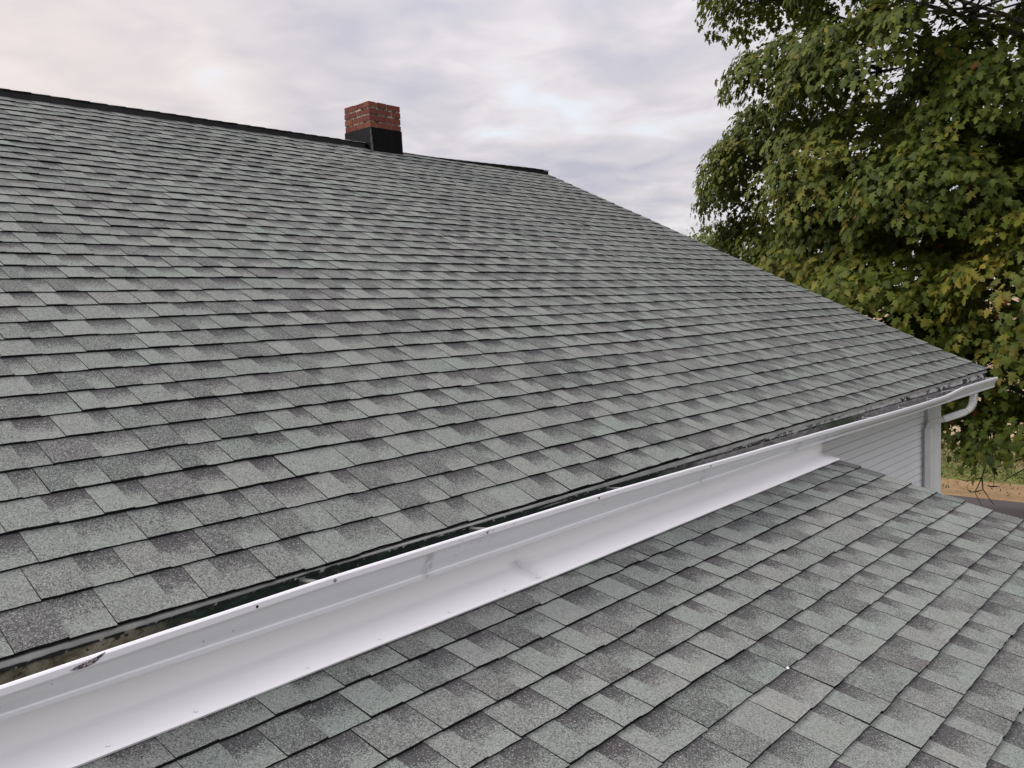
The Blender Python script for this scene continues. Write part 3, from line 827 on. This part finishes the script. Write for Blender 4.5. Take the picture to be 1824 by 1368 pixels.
while z > GZ+.15:
    zb2 = z-.10
    m_ = MB(); y0 = ye+.345
    m_.quad((XL+.3, y0-.012, zb2), (P2[0]-.24, y0-.012, zb2), (P2[0]-.24, y0, z), (XL+.3, y0, z))
    m_.quad((XL+.3, y0+.004, zb2+.001), (P2[0]-.24, y0+.004, zb2+.001), (P2[0]-.24, y0-.012, zb2), (XL+.3, y0-.012, zb2))
    xg = P2[0]-.245
    m_.quad((xg+.012, y0-.012, zb2), (xg+.012, .27, zb2), (xg, .27, z), (xg, y0, z))
    m_.build('siding_board', M_SIDING, pw); z = zb2
mb = MB(); mb.poly([(P2[0]-.246, ye+.35, ze-.145), (P2[0]-.246, .28, ze-.145), (P2[0]-.246, .28, plz(.28)-.14)]); mb.build('gable_infill', M_SIDING, porch)
mb = MB(); mb.box((XL, ye-.008, ze-.16), (P2[0]-.004, ye+.008, ze-.012)); mb.build('fascia', M_TRIM, porch)
mb = MB()
x = P2[0]-.010
for xx in (x-.016, x): mb.poly([(xx, ye+.012, ze-.013), (xx, .0, plz(0)-.020), (xx, .0, plz(0)-.15), (xx, ye+.012, ze-.155)])
mb.poly([(x-.016, ye+.012, ze-.155), (x, ye+.012, ze-.155), (x, 0, plz(0)-.15), (x-.016, 0, plz(0)-.15)])
mb.build('rake_board', M_TRIM, porch)

# paint flake lying on the porch roof
def porch_at(X, Y):
    q = AR*(X-912)/FPX+AD*(Y-684)/FPX+AF; n = N2; d = n @ np.array([0, P2[1], P2[2]])
    t = (d-n @ CAM)/(n @ q); return CAM+q*t
c = porch_at(1403, 1196); mb = MB()
mb.poly([(c[0]-.006, c[1]-.003, c[2]+.010), (c[0]+.004, c[1]-.005, c[2]+.010), (c[0]+.007, c[1]+.003, c[2]+.013), (c[0]-.003, c[1]+.004, c[2]+.012)])
o = mb.build('paint_flake', M_LIP, None, label='tiny white paint flake lying on the lower shingle roof', category='paint flake'); solidify(o, .001)
c = porch_at(1651, 1188); mb = MB()
mb.poly([(c[0]-.006, c[1]-.005, c[2]+.010), (c[0]+.005, c[1]-.006, c[2]+.010), (c[0]+.008, c[1]+.001, c[2]+.014), (c[0]+.001, c[1]+.006, c[2]+.016), (c[0]-.007, c[1]+.002, c[2]+.012)])
o = mb.build('dry_leaf_scrap', M_RUST, None, label='small dark scrap of dry leaf on the lower shingle roof', category='leaf scrap'); solidify(o, .001)

# ------------------------------------------------------------------ trees
def leaf_material(name, cols, trans=.30):
    m, nt, b = new_mat(name, rough=.55, spec=.22)
    tone, hue = attr(nt, 'tone'), attr(nt, 'hue')
    g = ramp(nt, tone, cols)
    c = mix(nt, maprange(nt, hue, .55, .97), g, (.27, .215, .032))
    c = mix(nt, maprange(nt, hue, .975, .995), c, (.24, .075, .028))
    geo = N(nt, 'ShaderNodeNewGeometry')
    c2 = mix(nt, math_node(nt, 'MULTIPLY', geo.outputs['Backfacing'], .45), c, (.13, .16, .09))
    L(nt, c2, b.inputs['Base Color'])
    tr = N(nt, 'ShaderNodeBsdfTranslucent'); L(nt, mix(nt, .35, c, (.20, .22, .03)), tr.inputs[0])
    ms = N(nt, 'ShaderNodeMixShader'); ms.inputs[0].default_value = trans
    out = [n for n in nt.nodes if n.type == 'OUTPUT_MATERIAL'][0]
    L(nt, b.outputs[0], ms.inputs[1]); L(nt, tr.outputs[0], ms.inputs[2]); L(nt, ms.outputs[0], out.inputs[0])
    return m
M_LEAF = leaf_material('maple_leaf', [(0, (.036, .060, .009)), (.5, (.086, .118, .014)), (1, (.170, .185, .024))])
M_LEAF2 = leaf_material('pale_leaf', [(0, (.12, .17, .05)), (1, (.22, .27, .09))])
def bark_material():
    m, nt, b = new_mat('grey_bark', rough=.95, spec=.1); p = mapping(nt, pos(nt), (1, 1, .25))
    n_ = noise(nt, p, 18, 5, .65); L(nt, ramp(nt, n_, [(.35, (.035, .03, .026)), (.65, (.13, .115, .10))]), b.inputs['Base Color']); bump(nt, b, n_, .8, .03); return m
M_BARK = bark_material()

half = [(.30, -.10), (.24, .13), (.60, .40), (.22, .44), (.27, .66)]
OUT = [(0, 0)]+half+[(0, 1.0)]+[(-x, y) for x, y in reversed(half)]
LV = np.array([(0, .32, 0)]+[(x, y, -.22*abs(x)-.10*max(0, y-.3)**2*4) for x, y in OUT])
LF = [(0, 1+k, 1+(k+1) % len(OUT)) for k in range(len(OUT))]
LFA = np.array(LF)
def leaf_cloud(name, pos_, nrm, tip, size, tone, hue, mat, parent, origin, **props):
    n = len(pos_); origin = np.array(origin, float)
    nrm = nrm/np.linalg.norm(nrm, axis=1)[:, None]
    tip = tip-nrm*(tip*nrm).sum(1)[:, None]; tip /= np.linalg.norm(tip, axis=1)[:, None]+1e-9
    side = np.cross(tip, nrm)
    k = len(LV)
    V = (pos_-origin)[:, None, :]+size[:, None, None]*(LV[None, :, 0:1]*side[:, None, :]+LV[None, :, 1:2]*tip[:, None, :]+LV[None, :, 2:3]*nrm[:, None, :])
    V = V.reshape(-1, 3).astype(np.float32)
    F = (LFA[None]+(np.arange(n)*k)[:, None, None]).reshape(-1, 3)
    me = bpy.data.meshes.new(name)
    me.vertices.add(len(V)); me.vertices.foreach_set('co', V.ravel())
    me.loops.add(F.size); me.loops.foreach_set('vertex_index', F.ravel().astype(np.int32))
    me.polygons.add(len(F)); me.polygons.foreach_set('loop_start', (np.arange(len(F))*3).astype(np.int32))
    me.update(calc_edges=True)
    for nm, dat in (('tone', tone), ('hue', hue)):
        at = me.attributes.new(nm, 'FLOAT', 'FACE'); at.data.foreach_set('value', np.repeat(dat, len(LF)).astype(np.float32))
    me.materials.append(mat)
    o = bpy.data.objects.new(name, me); link(o, parent, origin)
    for kk, v in props.items(): o[kk] = v
    return o
def unit(v): return v/np.linalg.norm(v)

def maple():
    g = np.random.default_rng(12); r = random.Random(12)
    T = np.array([7.9, .15, GZ]); tree = empty('maple_tree', T, 'big maple turning olive and gold, rising behind the right end of the roof', 'tree')
    zs = [-2.3, -1.6, .5, 3, 6, 8.5, 10.5, 12]; rs_ = [3.6, 5.4, 6.35, 6.5, 6.6, 6.2, 4.6, 1.0]
    def RAD(z): return float(np.interp(z, zs, rs_))
    lobes = []
    n = 210
    for i in range(n):
        z = -1.35+12.4*((i+.5)/n)**1.22; th = i*2.39996+r.uniform(-.3, .3)
        R = RAD(z)*r.uniform(.80, 1.0)-.75
        lobes.append((np.array([T[0]+R*math.sin(th), T[1]+R*math.cos(th), z]), r.uniform(.85, 1.35), th))
    for i in range(100):
        z = r.uniform(-.6, 10); th = r.uniform(0, 6.28); R = RAD(z)*r.uniform(.3, .62)
        lobes.append((np.array([T[0]+R*math.sin(th), T[1]+R*math.cos(th), z]), r.uniform(.9, 1.3), th))
    P, Nn, Tp, S, To, Hu = [], [], [], [], [], []
    br = MB()
    axis = [T+np.array([0, 0, -.1]), T+np.array([.05, .05, 2.4]), T+np.array([.1, -.1, 5]), T+np.array([-.1, .1, 8.5]), T+np.array([.1, 0, 12.5]), T+np.array([.15, 0, 15])]
    tr = MB(); tr.tube(axis, [.46, .36, .30, .20, .10, .03], 14); tr.build('trunk', M_BARK, tree, smooth=True)
    camd = CAM
    for li, (c, rad, th) in enumerate(lobes):
        outw = np.array([math.sin(th), math.cos(th), 0])
        # limb from trunk to lobe
        zt = max(-1.6, min(10.5, c[2]-1.2-.25*np.hypot(c[0]-T[0], c[1]-T[1])))
        a = np.array([T[0], T[1], zt]); mid = (a*.45+c*.55)+np.array([0, 0, .25]); 
        pts = [a, a*.75+mid*.25, mid, mid*.5+c*.5+np.array([0, 0, -.05]), c+outw*.05*rad]
        pts = [np.array(q)+g.normal(0, .06, 3)*(k in (1, 2, 3)) for k, q in enumerate(pts)]
        if li % 2 == 0 or li > 210: br.tube(pts, [.060, .046, .032, .02, .009], 6)
        dcam = np.linalg.norm(c-camd); facing = unit(c-np.array([T[0], T[1], c[2]])+1e-6) @ unit(camd-c)
        yellow = float(np.interp(c[2], [-1.6, -.5, .6, 2.5, 5, 10], [.18, .32, .58, .46, .30, .20]))+r.uniform(-.12, .12)
        bright = r.uniform(-.12, .12)
        ns = int((20 if li < 210 else 12)*rad**2) if facing > -.15 else int(2.2*rad**2)
        for s_ in range(ns):
            # sprays sit on the upper and outer side of a lobe
            d = g.normal(0, 1, 3); d[2] = abs(d[2])*.9-.25; d += outw*.55; d = unit(d)
            sc = c+d*rad*np.array([1, 1, .72])*r.uniform(.72, 1.05)
            if sc[0] < 1.0 and sc[1] < 11: continue
            if math.hypot(sc[0]-T[0], sc[1]-T[1]) > 6.35: continue
            nn = unit(d*.75+np.array([0, 0, .60])+g.normal(0, .16, 3))
            sr = r.uniform(.26, .44); t1 = unit(np.cross(nn, [.3, .5, .1])); t2 = np.cross(nn, t1)
            m = int(57*(sr/.35)**2); rho = np.sqrt(g.random(m)); ph = g.random(m)*2*np.pi
            off = (np.cos(ph)[:, None]*t1+np.sin(ph)[:, None]*t2)
            pp = sc+off*(rho*sr)[:, None]+nn*(g.normal(0, .045, m)-.16*rho**2)[:, None]
            radial = off*.60+outw*.25+np.array([0, 0, -.80])+g.normal(0, .35, (m, 3))
            ln = nn*.8+off*.30*rho[:, None]+np.array([0, 0, .12])+outw*.45+g.normal(0, .30, (m, 3))
            P.append(pp); Nn.append(ln); Tp.append(radial); S.append(np.clip(g.normal(.102, .017, m), .055, .14)*(1.0 if li < 210 else 1.4))
            To.append(np.clip(.45+bright+g.normal(0, .22, m), 0, 1)); Hu.append(np.where(g.random(m) < .0012, 1.0, np.clip(yellow+g.normal(0, .15, m), 0, .95)))
            if s_ % 3 == 0: br.tube([c+g.normal(0, .05, 3), (c+sc)/2+np.array([0, 0, .05]), sc-nn*.05], [.018, .011, .004], 4)
    P, Nn, Tp, S, To, Hu = [np.concatenate(q) for q in (P, Nn, Tp, S, To, Hu)]
    # hanging lower sprays keep clear of the road view
    q = P-CAM; zc = q @ AF; X = 912+FPX*(q @ AR)/zc; Y = 684+FPX*(q @ AD)/zc
    # nothing hangs lower than the photographed skirt of the crown
    keep = P[:, 2] > -1.24+.24*np.sin(P[:, 1]*2.3)*np.cos(P[:, 0]*1.7)
    keep &= (P[:, 2] > -.35) | (g.random(len(P)) < .75)
    keep &= ~((P[:, 0] < .8) & (P[:, 1] < 11))
    P, Nn, Tp, S, To, Hu, X, Y, zc = [a[keep] for a in (P, Nn, Tp, S, To, Hu, X, Y, zc)]
    print('maple leaves', len(P), flush=True)
    br.build('limbs', M_BARK, tree, smooth=True)
    # the 300 leaves that show largest as single parts, the rest joined
    vis = (X > 1225) & (X < 1824) & (Y > 0) & (Y < 850) & ~((Y > 300+(X-975)*.4525) & (X < 1770))
    Nu = Nn/np.linalg.norm(Nn, axis=1)[:, None]
    vd = (CAM-P); vd /= np.linalg.norm(vd, axis=1)[:, None]
    size_px = np.where(vis, S**2/zc**2*np.abs((Nu*vd).sum(1)), 0)
    idx = np.argsort(-size_px)[:300]; mask = np.ones(len(P), bool); mask[idx] = False
    leaf_cloud('foliage', P[mask], Nn[mask], Tp[mask], S[mask], To[mask], Hu[mask], M_LEAF, tree, T, kind='stuff')
    variants = []
    for v in range(8):
        me = bpy.data.meshes.new('leaf'); me.from_pydata([tuple(a) for a in LV], [], LF); me.materials.append(M_LEAF)
        for nm, val in (('tone', .25+.1*(v % 4)), ('hue', .35+.07*v)):
            at = me.attributes.new(nm, 'FLOAT', 'FACE'); at.data.foreach_set('value', [val]*len(LF))
        variants.append(me)
    for i in idx:
        nn = Nu[i]; t = unit(Tp[i]-nn*(Tp[i] @ nn)); sd_ = np.cross(t, nn)
        o = bpy.data.objects.new('leaf', variants[min(7, max(0, int((Hu[i]-.32)/.07)))])
        link(o, tree, P[i]); o.scale = (S[i],)*3
        o.rotation_euler = Matrix([[sd_[k], t[k], nn[k]] for k in range(3)]).to_euler()
    # bare twigs hanging out of the skirt of the crown
    def at(X, Y, depth):
        return CAM+(AR*(X-912)/FPX+AD*(Y-684)/FPX+AF)*depth
    D = 11.2
    for chain in ([(1768, 700), (1764, 800), (1749, 851), (1737, 876), (1739, 882), (1749, 901)], [(1749, 851), (1751, 872), (1761, 886), (1770, 899)], [(1749, 851), (1737, 854), (1722, 857), (1706, 853)],
                  [(1770, 760), (1768, 810), (1771, 850), (1770, 868)], [(1737, 876), (1728, 876), (1722, 871)], [(1740, 876), (1747, 873), (1751, 873)], [(1770, 867), (1762, 866), (1759, 865)], [(1770, 866), (1781, 867)]):
        tw = MB(); m_ = len(chain); pts = [at(x, y, D+.12*math.sin(k*2+x)) for k, (x, y) in enumerate(chain)]
        tw.tube(pts, [.010-.0065*k/(m_-1) for k in range(m_)], 5); tw.build('twig', M_BARK, tree, smooth=True)
    return tree
maple()

def small_tree(loc, H, R, label, seed, nleaf, size):
    g = np.random.default_rng(seed); T = np.array(loc)
    t = empty('pale_tree', T, label, 'tree')
    tr = MB(); tr.tube([T, T+np.array([.1, 0, H*.5]), T+np.array([0, .1, H*.95])], [.16, .10, .03], 8); tr.build('trunk', M_BARK, t, smooth=True)
    cl = g.normal(0, 1, (60, 3)); cl /= np.linalg.norm(cl, axis=1)[:, None]; cl *= (g.random(60)**.4)[:, None]
    c = T+np.array([0, 0, H*.64])+cl*np.array([R, R, H*.36])
    k = g.integers(0, 60, nleaf); P = c[k]+g.normal(0, R*.20, (nleaf, 3))
    leaf_cloud('foliage', P, g.normal(0, 1, (nleaf, 3))+np.array([0, 0, .6]), g.normal(0, 1, (nleaf, 3)), np.full(nleaf, size), g.random(nleaf), g.random(nleaf)*.6, M_LEAF2, t, T, kind='stuff')
small_tree((27.3, 17.9, GZ), 8.0, 2.1, 'pale yellow green tree far behind, peeping between the roof slope and the big maple', 4, 9000, .14)

# ------------------------------------------------------------------ grass clumps on the rough strip (seen under the crown)
def grass():
    g = np.random.default_rng(5); n = 26000
    x = np.concatenate([g.uniform(14.8, 20.5, n*3//4), g.uniform(13.2, 30, n//4)]); y = g.uniform(-5, 14, n)
    h = g.uniform(.03, .10, n)*(1+.9*(x > 17)*(g.random(n) < .5)); a = g.random(n)*6.28; w = .018
    base = np.stack([x, y, np.full(n, GZ+.01)], 1); s = np.stack([np.cos(a), np.sin(a), np.zeros(n)], 1)*w
    top = base+np.stack([g.normal(0, .05, n), g.normal(0, .05, n), h], 1)
    V = np.stack([base-s, base+s, top], 1).reshape(-1, 3); F = np.arange(3*n).reshape(-1, 3)
    me = bpy.data.meshes.new('tall_grass'); me.from_pydata([], [], [])
    me.vertices.add(len(V)); me.vertices.foreach_set('co', V.astype(np.float32).ravel())
    me.loops.add(3*n); me.loops.foreach_set('vertex_index', F.ravel().astype(np.int32)); me.polygons.add(n); me.polygons.foreach_set('loop_start', (np.arange(n)*3).astype(np.int32)); me.update(calc_edges=True)
    m, nt, b = new_mat('tall_grass', rough=.8, spec=.2); q = noise(nt, pos(nt), 1.6, 4, .7)
    L(nt, ramp(nt, q, [(.35, (.05, .075, .02)), (.5, (.14, .14, .045)), (.65, (.30, .24, .12))]), b.inputs['Base Color'])
    me.materials.append(m); o = bpy.data.objects.new('tall_grass', me); COL.objects.link(o)
    o['kind'] = 'stuff'; o['label'] = 'tufts of green and straw coloured grass along the verge beyond the road'; o['category'] = 'grass'
grass()
